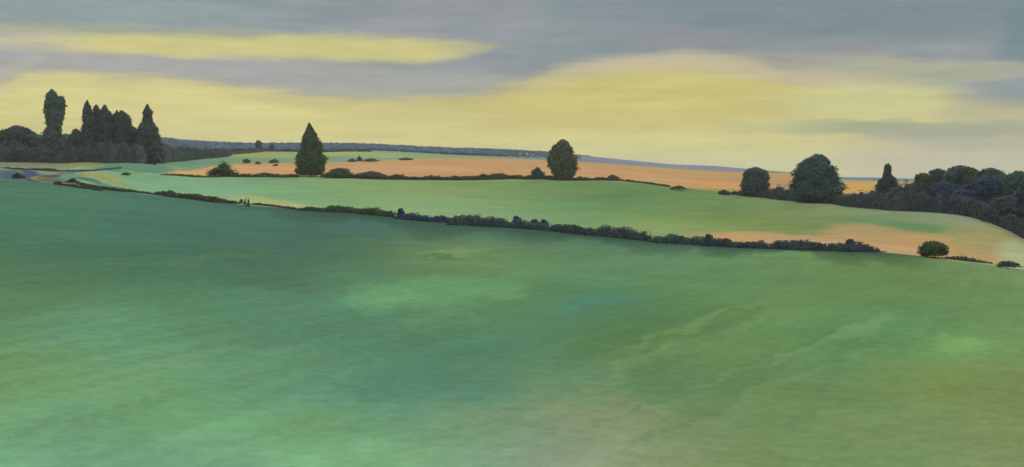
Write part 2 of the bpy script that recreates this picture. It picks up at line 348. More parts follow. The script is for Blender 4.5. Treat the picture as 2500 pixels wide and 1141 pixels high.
P_far = [
  (450, 390, 260, 16, 4, (108, 146, 116), 1, .6), (620, 378, 160, 7, 0, (158, 158, 96), .9, .7),
  (900, 378, 160, 6, -2, (162, 172, 108), .9, .7), (1050, 383, 160, 4, -2, (138, 160, 110), .9, .7),
  (650, 392, 120, 5, 0, (120, 152, 108), .8, .7), (840, 392, 80, 5, 0, (132, 152, 124), .8, .7),
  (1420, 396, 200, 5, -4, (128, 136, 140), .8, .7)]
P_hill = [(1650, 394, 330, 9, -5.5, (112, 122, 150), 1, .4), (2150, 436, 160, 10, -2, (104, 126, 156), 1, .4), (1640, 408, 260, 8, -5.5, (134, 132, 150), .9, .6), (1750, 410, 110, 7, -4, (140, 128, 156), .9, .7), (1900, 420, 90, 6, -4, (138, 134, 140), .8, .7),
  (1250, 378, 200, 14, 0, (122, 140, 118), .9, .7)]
M_near = ground_mat('near_grass', streak=0.06, fine=0.16)
M_mid = ground_mat('pasture_grass', (1, 0.15), 0.07, 0.12, 0.7)
M_or = ground_mat('stubble', (1, 0.1), 0.07, 0.06, 0.4)
M_far = ground_mat('far_grass', (1, 0.0), 0.12, 0.10, 0.4)
strip('near_field', 0, 2, (16, 150), (104, 144, 98), P_near, M_near, back=True, warp=(60, 20, (54, 80, 66), G_near))  # dark green in warp is the painted hedge shadow
strip('middle_field', 2, 3, (90,), (126, 158, 104), P_mid, M_mid, warp=(18, 3.5, None, G_mid, (120., 16.)))
strip('stubble_field', 3, 4, (40,), (194, 152, 100), P_or, M_or, warp=(14, 2))
strip('far_field', 4, 5, (24,), (130, 152, 112), P_far, M_far, warp=(30, 3))
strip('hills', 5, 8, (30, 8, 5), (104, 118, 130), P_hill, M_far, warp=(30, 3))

# ------------------------------------------------------------------ foliage
def leaf_mat(name, a, b, trans=0.22, scale=0.35, tip=None):
    m = bpy.data.materials.new(name); m.use_nodes = True; g = NT(m.node_tree); g.n.clear()
    tc = g.n.new('ShaderNodeTexCoord')
    P = tc.outputs['Object']
    n = g.noise(P, scale, 4, 0.65, 0.4)
    c = g.mix(g.step(n, 0.35, 0.65), a, b)
    c = g.mix(g.m('MULTIPLY', g.step(g.noise(P, scale * 3.1, 2, 0.6), 0.5, 0.7), 0.4), c, tuple(min(1, v * 1.7) for v in b))
    d = g.n.new('ShaderNodeBsdfDiffuse'); g.l.new(c, d.inputs[0])
    t = g.n.new('ShaderNodeBsdfTranslucent'); g.l.new(g.mix(1.0, c, (1.25, 1.55, 0.75), 'MULTIPLY'), t.inputs[0])
    mx = g.n.new('ShaderNodeMixShader'); mx.inputs[0].default_value = trans
    g.l.new(d.outputs[0], mx.inputs[1]); g.l.new(t.outputs[0], mx.inputs[2])
    o = g.n.new('ShaderNodeOutputMaterial'); g.l.new(mx.outputs[0], o.inputs[0])
    return m
LM = {
  'dark': leaf_mat('leaf_dark', (0.058, 0.082, 0.102), (0.085, 0.115, 0.135)),
  'teal': leaf_mat('leaf_teal', (0.060, 0.101, 0.114), (0.090, 0.143, 0.147)),
  'green': leaf_mat('leaf_green', (0.058, 0.089, 0.058), (0.101, 0.138, 0.084)),
  'grey': leaf_mat('leaf_grey', (0.084, 0.108, 0.084), (0.146, 0.173, 0.140)),
  'blue': leaf_mat('leaf_blue', (0.040, 0.068, 0.137), (0.063, 0.096, 0.165)),
  'brown': leaf_mat('leaf_brown', (0.063, 0.066, 0.058), (0.096, 0.101, 0.076)),
  'hazy': leaf_mat('leaf_hazy', (0.069, 0.117, 0.132), (0.103, 0.161, 0.170)),
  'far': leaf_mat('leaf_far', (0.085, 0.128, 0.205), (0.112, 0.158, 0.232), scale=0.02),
}
def bark_mat():
    m = bpy.data.materials.new('bark'); m.use_nodes = True; g = NT(m.node_tree); g.n.clear()
    tc = g.n.new('ShaderNodeTexCoord')
    c = g.mix(g.noise(tc.outputs['Object'], 2.0, 4, 0.7), (0.035, 0.028, 0.022), (0.09, 0.075, 0.06))
    d = g.n.new('ShaderNodeBsdfDiffuse'); g.l.new(c, d.inputs[0])
    o = g.n.new('ShaderNodeOutputMaterial'); g.l.new(d.outputs[0], o.inputs[0]); return m
BARK = bark_mat()

def mesh_obj(name, V, Fc, mat, parent=None, smooth=False):
    me = bpy.data.meshes.new(name)
    me.from_pydata(V.tolist() if hasattr(V, 'tolist') else V, [], Fc.tolist() if hasattr(Fc, 'tolist') else Fc)
    me.materials.append(mat)
    if smooth: me.polygons.foreach_set('use_smooth', [True] * len(me.polygons))
    o = bpy.data.objects.new(name, me); COL.objects.link(o)
    if parent: o.parent = parent
    return o
def leaves(P, Nrm, size, tilt=0.55):
    """one small bent leaf-clump quad at every point"""
    n = len(P)
    N = Nrm + rng.normal(0, tilt, (n, 3)); N /= np.linalg.norm(N, axis=1)[:, None]
    A = np.cross(N, rng.normal(0, 1, (n, 3))); A /= np.linalg.norm(A, axis=1)[:, None] + 1e-9
    B = np.cross(N, A); s = size * rng.uniform(0.55, 1.35, (n, 1))
    V = np.stack([P - A * s, P - B * s * .6, P + A * s, P + B * s * .7], 1).reshape(-1, 3)
    Fq = np.arange(4 * n).reshape(n, 4)
    return V, Fq
def lump(p, s, seed): return 1.7 * mn.fractal((p[0] / s + seed, p[1] / s + seed * .7, p[2] / s), 0.9, 2.0, 3)
def crown_mesh(prof, seed, leaf, dens=1.0, rough=0.22, flat=0.9, spk=0.0):
    """prof: list of (height, centre offset, radius) bottom to top. A lumpy inner mass and leaf clumps over and around it."""
    h = np.array([p[0] for p in prof]); o = np.array([p[1] for p in prof]); r = np.array([p[2] for p in prof])
    hh_ = np.linspace(h[0], h[-1], 40); o = np.interp(hh_, h, o); r = np.interp(hh_, h, r); h = hh_
    for _ in range(1):
        r[1:-1] = (r[:-2] + 2 * r[1:-1] + r[2:]) / 4; o[1:-1] = (o[:-2] + 2 * o[1:-1] + o[2:]) / 4
    H = h[-1] - h[0]; R = r.max(); nu, nv = 30, 36
    r[-1] = max(r[-1], r[-2] * .5)
    hs = np.linspace(h[0], h[-1], nv); V = []; Fc = []
    ls = max(R * 0.55, 0.6)
    for j, hh in enumerate(hs):
        rr = np.interp(hh, h, r); oo = np.interp(hh, h, o)
        if j in (0, nv - 1): rr *= 0.6
        for i in range(nu):
            a = 2 * math.pi * i / nu
            k = 0.88 + rough * 1.2 * lump((math.cos(a) * rr, math.sin(a) * rr, hh), ls, seed) + rough * .9 * lump((math.cos(a) * rr, math.sin(a) * rr, hh), ls * .3, seed + 9)
            V.append((oo + rr * k * math.cos(a), rr * k * math.sin(a) * flat, hh))
    for j in range(nv - 1):
        for i in range(nu):
            Fc.append((j * nu + i, j * nu + (i + 1) % nu, (j + 1) * nu + (i + 1) % nu, (j + 1) * nu + i))
    Fc.append(tuple(range(nu - 1, -1, -1))); Fc.append(tuple(range((nv - 1) * nu, nv * nu)))
    V = np.array(V)
    area = 2 * math.pi * np.mean(r) * H
    n = int(min(7000, max(200, dens * 2.6 * area / (leaf * leaf * 1.3))))
    # clump centres, then leaves around them so the outline gets lobes
    hh = rng.uniform(h[0], h[-1], n * 3); keep = rng.uniform(0, R, n * 3) < np.interp(hh, h, r) + R * .12; hh = hh[keep][:n]
    n = len(hh); a = rng.uniform(0, 2 * math.pi, n); rr = np.interp(hh, h, r); oo = np.interp(hh, h, o)
    k = np.array([lump((math.cos(x) * y, math.sin(x) * y, z), ls, seed) for x, y, z in zip(a, rr, hh)])
    k2 = np.array([lump((math.cos(x) * y, math.sin(x) * y, z), ls * .3, seed + 9) for x, y, z in zip(a, rr, hh)])
    k = 0.96 + rough * 1.2 * k + rough * .9 * k2 + rng.normal(0, 0.04, n) + 0.06 * (rng.random(n) < .08)
    P = np.stack([oo + rr * k * np.cos(a), rr * k * np.sin(a) * flat, hh + rng.normal(0, leaf * .4, n) + spk * rng.exponential(1, n) * (rng.random(n) < .3)], 1)
    P[:, 2] = np.minimum(P[:, 2], h[-1] + leaf * .3 + spk)
    Nr = np.stack([np.cos(a), np.sin(a), np.full(n, .35)], 1)
    LV, LF = leaves(P, Nr, leaf)
    return np.vstack([V, LV]), Fc + (LF + len(V)).tolist()
def trunk_mesh(h, r, seed, limbs=5, spread=1.0, top=None):
    rd = random.Random(seed); V = []; Fc = []
    def tube(p0, p1, r0, r1, n=7, segs=4, wob_=0.0):
        b = len(V); p0 = Vector(p0); p1 = Vector(p1); d = (p1 - p0).normalized()
        u = d.cross(Vector((0.3, 1, 0.1))).normalized(); v = d.cross(u)
        for s in range(segs + 1):
            t = s / segs; c = p0.lerp(p1, t) + u * wob_ * math.sin(t * 3.1 + seed); rr = r0 + (r1 - r0) * t
            if s == 0: rr *= 1.25
            for i in range(n):
                a = 2 * math.pi * i / n; q = c + (u * math.cos(a) + v * math.sin(a)) * rr; V.append(tuple(q))
        for s in range(segs):
            for i in range(n): Fc.append((b + s*n + i, b + s*n + (i+1) % n, b + (s+1)*n + (i+1) % n, b + (s+1)*n + i))
        Fc.append(tuple(range(b + segs*n, b + segs*n + n)))
    tube((0, 0, -0.5), (0, 0, h * .85), r, r * .25, wob_=r * .4)
    for i in range(limbs):
        a = rd.uniform(0, 6.28); z = h * rd.uniform(.25, .65); L = spread * rd.uniform(.5, .8)
        tube((0, 0, z), (math.cos(a) * L, math.sin(a) * L, z + L * .9), r * .4, r * .1, 5, 3, r * .2)
    return np.array(V), Fc
GROUP_W = 'trees of the wood on the right'
def tag(o, label, cat, group=None):
    o['label'] = label; o['category'] = cat
    if group: o['group'] = group
_seed = [11]
def plant(name, outline, base, mat, label, cat='tree', group=None, d=None, leaf=0.42, dens=1.0, rough=0.22, flat=0.9, off=(0, 0), sc=3.356, trunk=True, spk=0.0):
    """outline: rows (y, left, right) in a magnified view of the photo with origin off and factor sc; base: (x, y) of the foot in the same view"""
    _seed[0] += 1; sd_ = _seed[0]
    bx, by = off[0] + base[0] / sc, off[1] + base[1] / sc
    if d is None: X, D, Z = hit(bx, by)
    else: D = d; X = (bx - CX) / F * D; Z = float(height(bx, D)[0])
    prof = []
    for (y, l, r_) in outline:
        y = off[1] + y / sc; l = off[0] + l / sc; r_ = off[0] + r_ / sc
        prof.append(((HOR - y) / F * D - Z, ((l + r_) / 2 - CX) / F * D - X, max((r_ - l) / 2 / F * D, 0.05)))
    prof.sort()
    low = prof[0][0]
    if low > 0.5 or low < 0:
        gap = (0.06 if trunk else -0.15)
        prof = [(max(gap * prof[-1][0], -0.3), prof[0][1], prof[0][2] * .9)] + [p for p in prof if p[0] > 0.12 * prof[-1][0]]
    top = prof[-1]; prof.append((top[0] + top[2] * .12, top[1], top[2] * .5))
    V, Fc = crown_mesh(prof, sd_ * 3.7, leaf, dens, rough, flat, spk)
    if trunk:
        root = bpy.data.objects.new(name, None); COL.objects.link(root); root.location = (X, D, Z); root.empty_display_size = 1
        mesh_obj('crown', V, Fc, LM[mat], root)
        Ht = prof[-1][0]; R = max(p[2] for p in prof)
        TV, TF = trunk_mesh(Ht * .8, max(.12, Ht * .022), sd_, 5, R * .8)
        mesh_obj('trunk', TV, TF, BARK, root)
    else:
        root = mesh_obj(name, V, Fc, LM[mat]); root.location = (X, D, Z)
    tag(root, label, cat, group)
    return root

def hedge(name, pts, mat, label, group=None, leaf=0.3, wd=1.3, dens=1.0, off=(0, 0), sc=3.356, cat='hedge', lift=0.0, rough=0.35):
    """pts: (x, y of foot, y of top) in a magnified view; one lumpy run of shrubs on the ground"""
    _seed[0] += 1; sd_ = _seed[0] * 2.3
    W3 = []
    for (x, yb, yt) in pts:
        px = off[0] + x / sc; yb = off[1] + yb / sc; yt = off[1] + yt / sc
        X, D, Z = hit(px, yb); W3.append((X, D, Z, max(0.15, (yb - yt) / F * D)))
    W3 = np.array(W3)
    seg = np.concatenate([[0], np.cumsum(np.linalg.norm(np.diff(W3[:, :2], axis=0), axis=1))])
    L = seg[-1]; n = max(12, int(L / 0.8)); s = np.linspace(0, L, n)
    Q = np.stack([np.interp(s, seg, W3[:, i]) for i in range(4)], 1)
    # settle on the real ground
    pxq = CX + F * Q[:, 0] / Q[:, 1]; Q[:, 2] = height(pxq, Q[:, 1])
    T = np.gradient(Q[:, :2], axis=0); T /= np.linalg.norm(T, axis=1)[:, None]; Nn = np.stack([T[:, 1], -T[:, 0]], 1)
    loc = Q[n // 2, :3].copy(); na = 11; V = []; Fc = []
    hj = np.array([1 + .7 * rough * lump((a, b, 0), 2.6, sd_) + .45 * rough * lump((a, b, 5), .9, sd_) for a, b in Q[:, :2]])
    endt = np.minimum(1, np.minimum(s, L - s) / 1.5 + .25)
    H = Q[:, 3] * .86 * np.clip(hj, .35, 1.5) * endt
    Wd = np.maximum(Q[:, 3] * .55, .35) * wd * endt
    for j in range(n):
        for i in range(na):
            a = math.pi * i / (na - 1)
            c = math.cos(a) * Wd[j]; hh = math.sin(a) ** .7 * H[j] * .92
            k = 1 + .15 * lump((Q[j, 0] + c, Q[j, 1], hh * 2), .8, sd_)
            V.append((Q[j, 0] + Nn[j, 0] * c * k, Q[j, 1] + Nn[j, 1] * c * k, Q[j, 2] + hh * k - .08))
    for j in range(n - 1):
        for i in range(na - 1): Fc.append((j*na+i, j*na+i+1, (j+1)*na+i+1, (j+1)*na+i))
    V = np.array(V)
    m = int(min(26000, dens * 3.0 * L * (np.mean(H) * 2.2) / (leaf * leaf * 1.3)))
    j = rng.integers(0, n, m); a = rng.uniform(0.02, math.pi - .02, m); jit = rng.normal(0, .45, m)
    c = np.cos(a) * Wd[j] * rng.uniform(.85, 1.18, m); hh = np.sin(a) ** .7 * H[j] * rng.uniform(.75, 1.12, m)
    P = np.stack([Q[j, 0] + Nn[j, 0] * c + T[j, 0] * jit, Q[j, 1] + Nn[j, 1] * c + T[j, 1] * jit, Q[j, 2] + hh], 1)
    Nr = np.stack([Nn[j, 0] * np.cos(a), Nn[j, 1] * np.cos(a), np.sin(a)], 1)
    LV, LF = leaves(P, Nr, leaf)
    V = np.vstack([V, LV]) - loc
    o = mesh_obj(name, V, Fc + (LF + len(V) - len(LV)).tolist(), LM[mat]); o.location = loc
    tag(o, label, cat, group); return o

Z1 = dict(off=(0, 180), sc=3.356); Z2 = dict(off=(500, 260), sc=3.356); Z3 = dict(off=(1100, 300), sc=3.356); Z4 = dict(off=(1700, 340), sc=3.125)

# --- single trees along the middle hedge line
plant('conical_tree', [(140,850,860),(180,835,885),(230,815,915),(280,800,940),(340,790,955),(380,775,962),(430,752,993),(480,750,988),(530,757,970),(565,775,955)], (862,575), 'green',
      'tall pointed conical tree standing alone left of centre on the orange field edge', leaf=.36, rough=.16, dens=1.2, **Z2)
plant('oval_tree', [(142,900,935),(160,880,960),(200,842,985),(250,815,1005),(300,803,1020),(350,808,1035),(400,825,1030),(440,850,1000),(465,872,985)], (925,472), 'grey',
      'egg shaped grey green tree standing alone at the middle of the orange field edge', leaf=.36, rough=.14, dens=1.2, **Z3)
plant('round_tree', [(220,425,475),(230,400,500),(250,378,530),(290,366,545),(330,356,550),(370,352,550),(400,360,545),(425,375,530)], (452,440), 'teal',
      'small round domed tree beside the large dome tree on the right', leaf=.32, rough=.14, dens=1.2, **Z4)
plant('dome_tree', [(120,905,950),(132,882,985),(160,832,1008),(200,778,1028),(250,750,1050),(300,742,1092),(350,728,1100),(400,745,1100),(440,775,1090),(475,800,1070)], (930,488), 'teal',
      'largest broad domed tree standing alone right of the small round tree', leaf=.34, rough=.16, dens=1.2, **Z4)
plant('slender_tree', [(190,1455,1470),(205,1440,1480),(235,1431,1482),(270,1427,1478),(290,1415,1500),(330,1397,1528),(370,1383,1550),(410,1385,1570),(470,1385,1590)], (1475,520), 'dark',
      'slender tree with a thin crooked top left of the right hand wood', leaf=.28, rough=.2, dens=1.2, **Z4)

# --- wood on the left
GL = 'trees of the wood on the left'
def L(name, outl, base, mat, label, d, leaf=.42, **k):
    plant(name, outl, base, mat, label, 'tree', GL, d=d, leaf=leaf, **Z1, **k)
L('poplar', [(132,418,435),(150,402,450),(180,382,460),(230,367,475),(290,364,490),(340,372,500),(400,386,495),(450,384,490),(500,362,495),(560,345,505),(640,335,510)], (425,690), 'hazy',
  'tallest poplar in the left wood, its rounded tip above all the others', 505, rough=.2)
L('poplar', [(186,495,512),(200,482,524),(240,470,535),(300,470,528),(340,468,525),(400,455,510),(450,450,500),(560,440,505),(640,430,515)], (490,690), 'hazy',
  'narrower poplar pressed against the right side of the tallest poplar', 508, rough=.2)
L('broad_tree', [(430,110,150),(442,85,190),(460,45,225),(480,10,245),(530,-20,285),(590,-30,300),(650,-30,310)], (120,712), 'dark',
  'low wide dark tree at the left edge of the picture', 470, leaf=.4, rough=.16)
L('broad_tree', [(478,-110,-60),(500,-160,20),(550,-190,60),(650,-200,80)], (-60,712), 'dark',
  'dark rounded tree at the far left, mostly cut off by the frame', 478, leaf=.4)
L('spruce', [(225,711,719),(250,692,730),(300,684,745),(340,684,762),(400,684,790),(450,675,800),(550,650,810),(640,640,820)], (735,700), 'dark',
  'leftmost spire of the dense spruce clump in the left wood', 500, rough=.2)
L('spruce', [(258,783,793),(280,771,810),(330,764,828),(400,750,840),(500,740,850),(640,730,860)], (795,700), 'dark',
  'second spire from the left in the dense spruce clump', 504, rough=.18)
L('spruce', [(260,853,863),(275,843,873),(300,826,886),(350,812,922),(400,800,930),(500,790,945),(640,780,950)], (862,700), 'dark',
  'third spire from the left in the dense spruce clump, flanked by shoulders', 500, rough=.18)
L('spruce', [(303,954,963),(320,947,968),(345,912,978),(400,905,990),(500,900,1000),(640,890,1010)], (952,700), 'dark',
  'small needle thin spire between the third spire and the rounded clump end', 502, rough=.18)
L('round_tree', [(306,985,998),(320,975,1025),(345,966,1055),(400,955,1070),(440,945,1062),(520,935,1075),(640,930,1090)], (1005,700), 'dark',
  'rounded tree closing the right end of the dense spruce clump', 500, rough=.16)
L('round_tree', [(432,1070,1085),(450,1058,1120),(480,1040,1150),(540,1020,1170),(640,1010,1180)], (1095,700), 'dark',
  'low rounded tree filling the dip between clump and lone spruce', 505)
L('round_tree', [(455,612,630),(468,598,645),(500,585,672),(540,560,700),(640,540,720)], (628,700), 'dark',
  'low bushy tree at the left foot of the dense spruce clump', 505)
L('round_tree', [(498,250,300),(520,225,350),(560,215,370),(640,205,390)], (290,700), 'hazy',
  'low hazy tree between the left edge tree and the poplars', 540)
L('round_tree', [(505,520,560),(530,495,600),(580,480,620),(640,470,640)], (545,700), 'hazy',
  'low hazy tree just right of the poplars', 540)
L('spruce', [(258,1203,1213),(280,1191,1226),(310,1179,1247),(350,1176,1240),(400,1168,1254),(430,1160,1262),(520,1150,1270),(640,1145,1280)], (1212,700), 'dark',
  'lone spruce with a knobbly spire at the right end of the left wood', 498, rough=.25)
L('broad_tree', [(402,1160,1185),(420,1146,1215),(450,1140,1235),(500,1138,1245),(580,1130,1250),(640,1125,1255)], (1185,705), 'teal',
  'bushy tree against the left side of the knobbly lone spruce', 492, leaf=.36)
L('broad_tree', [(425,1245,1270),(450,1225,1288),(500,1215,1300),(560,1210,1305),(610,1205,1335),(650,1200,1350)], (1268,705), 'dark',
  'dark bushy tree against the right side of the knobbly lone spruce', 490, leaf=.36)
hedge('hedge', [(-150,722,600),(100,722,590),(300,728,600),(480,732,625),(620,724,600),(760,722,590),(900,728,580),(1100,728,600),(1290,722,585),(1350,715,600)], 'dark',
      'dense dark undergrowth along the foot of the left wood', leaf=.4, wd=.8, **Z1)
hedge('hedge', [(1355,716,590),(1400,714,618),(1500,710,605),(1545,706,588),(1590,704,600),(1640,698,622),(1760,690,618),(1840,682,620),(1885,672,645)], 'dark',
      'dark hedge running right from the left wood below the blue ridge', leaf=.4, wd=.8, **Z1)
hedge('hedge', [(1890,664,646),(2000,655,632),(2148,642,622)], 'green',
      'thin dark hedge on the skyline field left of the two small round trees', leaf=.5, **Z1)
hedge('hedge', [(210,372,352),(420,370,345),(600,370,352),(780,374,356)], 'blue',
      'thin dark hedge under the two small round trees on the ridge', leaf=.5, **Z2)
hedge('hedge', [(960,376,360),(1150,370,352),(1360,372,358)], 'green',
      'thin dark far hedge right behind the tall conical tree', leaf=.5, **Z2)
plant('round_tree', [(282,428,450),(300,416,463),(330,418,463),(352,420,460)], (440,364), 'dark', 'small round tree on the far hedge, the taller of two', leaf=.5, **Z2)
plant('round_tree', [(316,538,560),(330,526,570),(352,528,570)], (550,368), 'dark', 'small round tree on the far hedge, the shorter of two', leaf=.5, **Z2)

# --- middle hedge line
hedge('hedge', [(1320,832,822),(1450,838,822),(1600,850,832),(1740,852,835),(1800,850,820)], 'green', 'low thin hedge running left from the spiky bush', leaf=.28, **Z1)
plant('spiky_bush', [(735,1840,1845),(750,1800,1848),(765,1790,1862),(790,1770,1868),(810,1750,1880),(835,1745,1895)], (1820,846), 'green',
      'spiky ragged bush at the left tip of the orange field', 'bush', leaf=.3, rough=.9, spk=.7, trunk=False, **Z1)
plant('spiky_bush', [(470,160,166),(490,152,178),(520,145,195),(550,135,210)], (172,570), 'green', 'narrow pointed bush growing right beside the spiky ragged bush', 'bush', leaf=.26, rough=.8, spk=.5, trunk=False, **Z2)
hedge('hedge', [(190,578,552),(280,580,548),(400,582,558),(520,580,545),(640,584,560),(760,580,548)], 'green', 'thin dark hedge between the spiky bush and the tall conical tree', leaf=.28, **Z2)
hedge('hedge', [(960,582,550),(1000,580,545),(1200,590,565),(1250,590,560)], 'brown', 'short thin hedge at the right foot of the tall conical tree', leaf=.28, **Z2)
plant('bush', [(512,1075,1150),(522,1050,1180),(545,1005,1195),(570,995,1215)], (1100,586), 'green', 'wide rounded bush just right of the tall conical tree', 'bush', leaf=.3, trunk=False, **Z2)
plant('bush', [(538,1330,1390),(550,1280,1445),(570,1240,1460)], (1350,592), 'brown', 'wide low brown bush second to the right of the conical tree', 'bush', leaf=.3, trunk=False, **Z2)
hedge('hedge', [(1430,600,562),(1520,602,568),(1600,600,555),(1700,604,580),(1800,604,575),(1860,602,565),(1960,606,580),(2060,606,572),(2148,606,575)], 'brown', 'thin brown hedge along the lower edge of the orange field left of centre', leaf=.28, **Z2)
hedge('hedge', [(0,470,438),(120,470,440),(220,470,432),(320,466,418),(400,464,412),(500,462,428),(600,465,436),(680,466,430)], 'brown', 'mounded brown hedge left of the small dark bush near the egg shaped tree', leaf=.28, **Z3)
plant('round_bush', [(368,704,722),(376,698,728),(390,676,738),(412,666,762),(440,668,775)], (720,464), 'teal', 'small dark teal bush with a knob on top left of the egg shaped tree', 'bush', leaf=.28, trunk=False, **Z3)
hedge('hedge', [(770,464,430),(860,470,436),(980,474,440),(1080,474,442),(1180,474,448),(1280,474,448)], 'brown', 'thin brown hedge at the foot of the egg shaped tree', leaf=.28, **Z3)
plant('pointed_bush', [(428,1325,1335),(440,1300,1362),(455,1272,1390)], (1330,475), 'green', 'small pointed bush right of the egg shaped tree', 'bush', leaf=.28, trunk=False, **Z3)
hedge('hedge', [(1390,476,460),(1500,488,474),(1640,504,488),(1800,528,514)], 'green', 'faint low hedge descending right from the small pointed bush', leaf=.25, **Z3)
plant('bush', [(520,1850,1890),(532,1820,1925),(545,1810,1940)], (1875,556), 'green', 'small flat dark bush on the edge between green and orange fields', 'bush', leaf=.25, trunk=False, **Z3)
plant('bush', [(390,195,220),(400,180,240),(412,175,260)], (210,424), 'dark', 'tiny dark bush left of the small round domed tree', 'bush', leaf=.22, trunk=False, **Z4)
hedge('hedge', [(250,420,405),(330,428,398),(380,436,400),(560,452,385),(600,458,375),(640,462,362),(690,468,372),(760,474,395)], 'dark', 'dark hedge linking the small round tree and the large dome tree', leaf=.3, wd=.9, **Z4)
hedge('hedge', [(760,478,440),(900,490,450),(1060,494,440),(1120,505,432),(1200,516,408),(1290,524,402),(1380,532,400),(1420,534,400)], 'dark', 'dark hedge between the large dome tree and the slender tree', leaf=.3, wd=.9, **Z4)
hedge('hedge', [(1400,536,470),(1550,548,360),(1620,550,348),(1700,554,400),(1850,562,440),(2000,576,450),(2120,596,470),(2230,630,520),(2330,668,560),(2450,718,610),(2560,770,640)], 'dark', 'thick dark undergrowth along the foot of the right hand wood', leaf=.3, wd=.6, **Z4)

# --- wood on the right
def R(name, outl, base, mat, label, d, leaf=.34, **k):
    plant(name, outl, base, mat, label, 'tree', GROUP_W, d=d, leaf=leaf, **Z4, **k)
R('round_tree', [(262,1705,1745),(275,1685,1785),(305,1672,1810),(340,1668,1830),(420,1670,1840),(500,1670,1850)], (1750,560), 'green', 'leftmost pale green rounded tree of the right hand wood', 352, dens=1.1)
R('round_tree', [(232,1820,1862),(245,1790,1895),(275,1770,1920),(330,1760,1935),(430,1760,1940)], (1845,560), 'teal', 'pale topped tree second from the left in the right hand wood', 360)
R('broad_tree', [(208,1995,2045),(220,1950,2080),(245,1915,2115),(290,1900,2135),(350,1895,2145),(450,1900,2150)], (2020,580), 'teal', 'highest broad crown of the right hand wood', 348)
R('round_tree', [(222,2085,2110),(235,2060,2135),(260,2045,2160),(320,2040,2175),(450,2040,2180)], (2105,590), 'green', 'rounded crown pressed against the right of the highest one', 342)
R('broad_tree', [(228,2215,2270),(240,2175,2310),(262,2155,2350),(310,2140,2380),(380,2140,2385),(470,2150,2380)], (2255,600), 'teal', 'broad flat topped crown between the highest and the right edge trees', 325)
R('broad_tree', [(252,2425,2480),(262,2395,2530),(290,2375,2570),(340,2370,2590),(450,2370,2600)], (2460,640), 'teal', 'pale crown of the wood cut by the right edge of the picture', 300)
R('round_tree', [(345,1625,1650),(360,1590,1690),(395,1560,1730),(450,1545,1750),(510,1540,1760)], (1650,545), 'dark', 'low dark tree at the front left of the right hand wood', 345, leaf=.3)
R('round_tree', [(330,1860,1930),(350,1810,1980),(390,1770,2020),(450,1755,2040),(520,1750,2040)], (1895,562), 'blue', 'dark tree in front of the two leftmost crowns of the right wood', 330, leaf=.3)
R('round_tree', [(290,2190,2250),(315,2140,2290),(360,2060,2310),(430,2030,2320),(510,2020,2320)], (2170,592), 'blue', 'deep blue shaded tree in the middle front of the right wood', 308, leaf=.3)
R('round_tree', [(385,2010,2060),(400,1985,2100),(440,1960,2130),(520,1950,2140)], (2045,585), 'blue', 'smaller blue shaded tree left of the deep blue one', 305, leaf=.3)
R('broad_tree', [(440,2340,2410),(455,2280,2450),(490,2240,2500),(540,2215,2520),(610,2230,2530)], (2370,680), 'dark', 'broad shaded tree at the front right of the right hand wood', 268, leaf=.28)
R('round_tree', [(305,2510,2550),(330,2485,2590),(400,2470,2620),(520,2460,2640),(640,2460,2640)], (2560,735), 'blue', 'low blue shaded tree cut by the right edge in front of the wood', 255, leaf=.28)
plant('bush', [(590,2290,2330),(600,2270,2350),(620,2262,2370)], (2310,655), 'grey', 'grey green bush at the foot of the wood near the right edge', 'bush', leaf=.2, trunk=False, **Z4)
plant('bush', [(620,2470,2500),(640,2455,2530),(680,2440,2550)], (2490,732), 'teal', 'dark teal bush under the wood, touching the right edge of the picture', 'bush', leaf=.2, trunk=False, **Z4)

# the wood goes on a little way beyond the frame
R('round_tree', [(300,2640,2700),(330,2600,2760),(420,2570,2800),(560,2560,2810)], (2690,800), 'dark', 'dark tree of the wood standing just beyond the right edge', 262, leaf=.34)
R('round_tree', [(330, 2840,2900),(370,2790,2960),(470,2770,2990),(620,2760,3000)], (2880,830), 'teal', 'last tree of the wood beyond the right edge, a field away', 275, leaf=.34)
hedge('hedge', [(2560,775,650),(2700,820,680),(2900,860,720),(3050,880,760)], 'dark', 'dark undergrowth of the wood beyond the right edge', leaf=.34, wd=.6, **Z4)

# --- small scrub in the far fields
scr = [((345,466),(432,312,372),'small dark scrub bush above the left end of the orange strip'),
       ((430,474),(455,412,455),'tiny low scrub bush between two bigger ones above the orange strip'),
       ((565,466),(436,535,600),'small scrub bush above the orange strip left of the conical tree'),
       ((580,488),(476,560,600),'tiny scrub bush right on the upper edge of the orange strip'),
       ((1262,450),(410,1245,1285),'small blue green bush right of the conical tree above the orange field'),
       ((1215,456),(430,1180,1240),'low blue green bush touching the left of the small one above the field'),
       ((1350,452),(430,1310,1420),'low wide blue green bush above the orange field'),
       ((1640,440),(424,1595,1700),'flat dark bush on the upper edge of the orange field')]
for i, (b, (ty, l, r_), lab) in enumerate(scr):
    plant('bush', [(ty, (l*2+r_)/3, (l+2*r_)/3), ((ty+b[1])/2, l+4, r_-4), (b[1]-3, l, r_)], b, 'teal' if i > 3 else 'green', lab, 'bush', 'scrub bushes of the far fields', leaf=.35, trunk=False, rough=.4, **Z2)

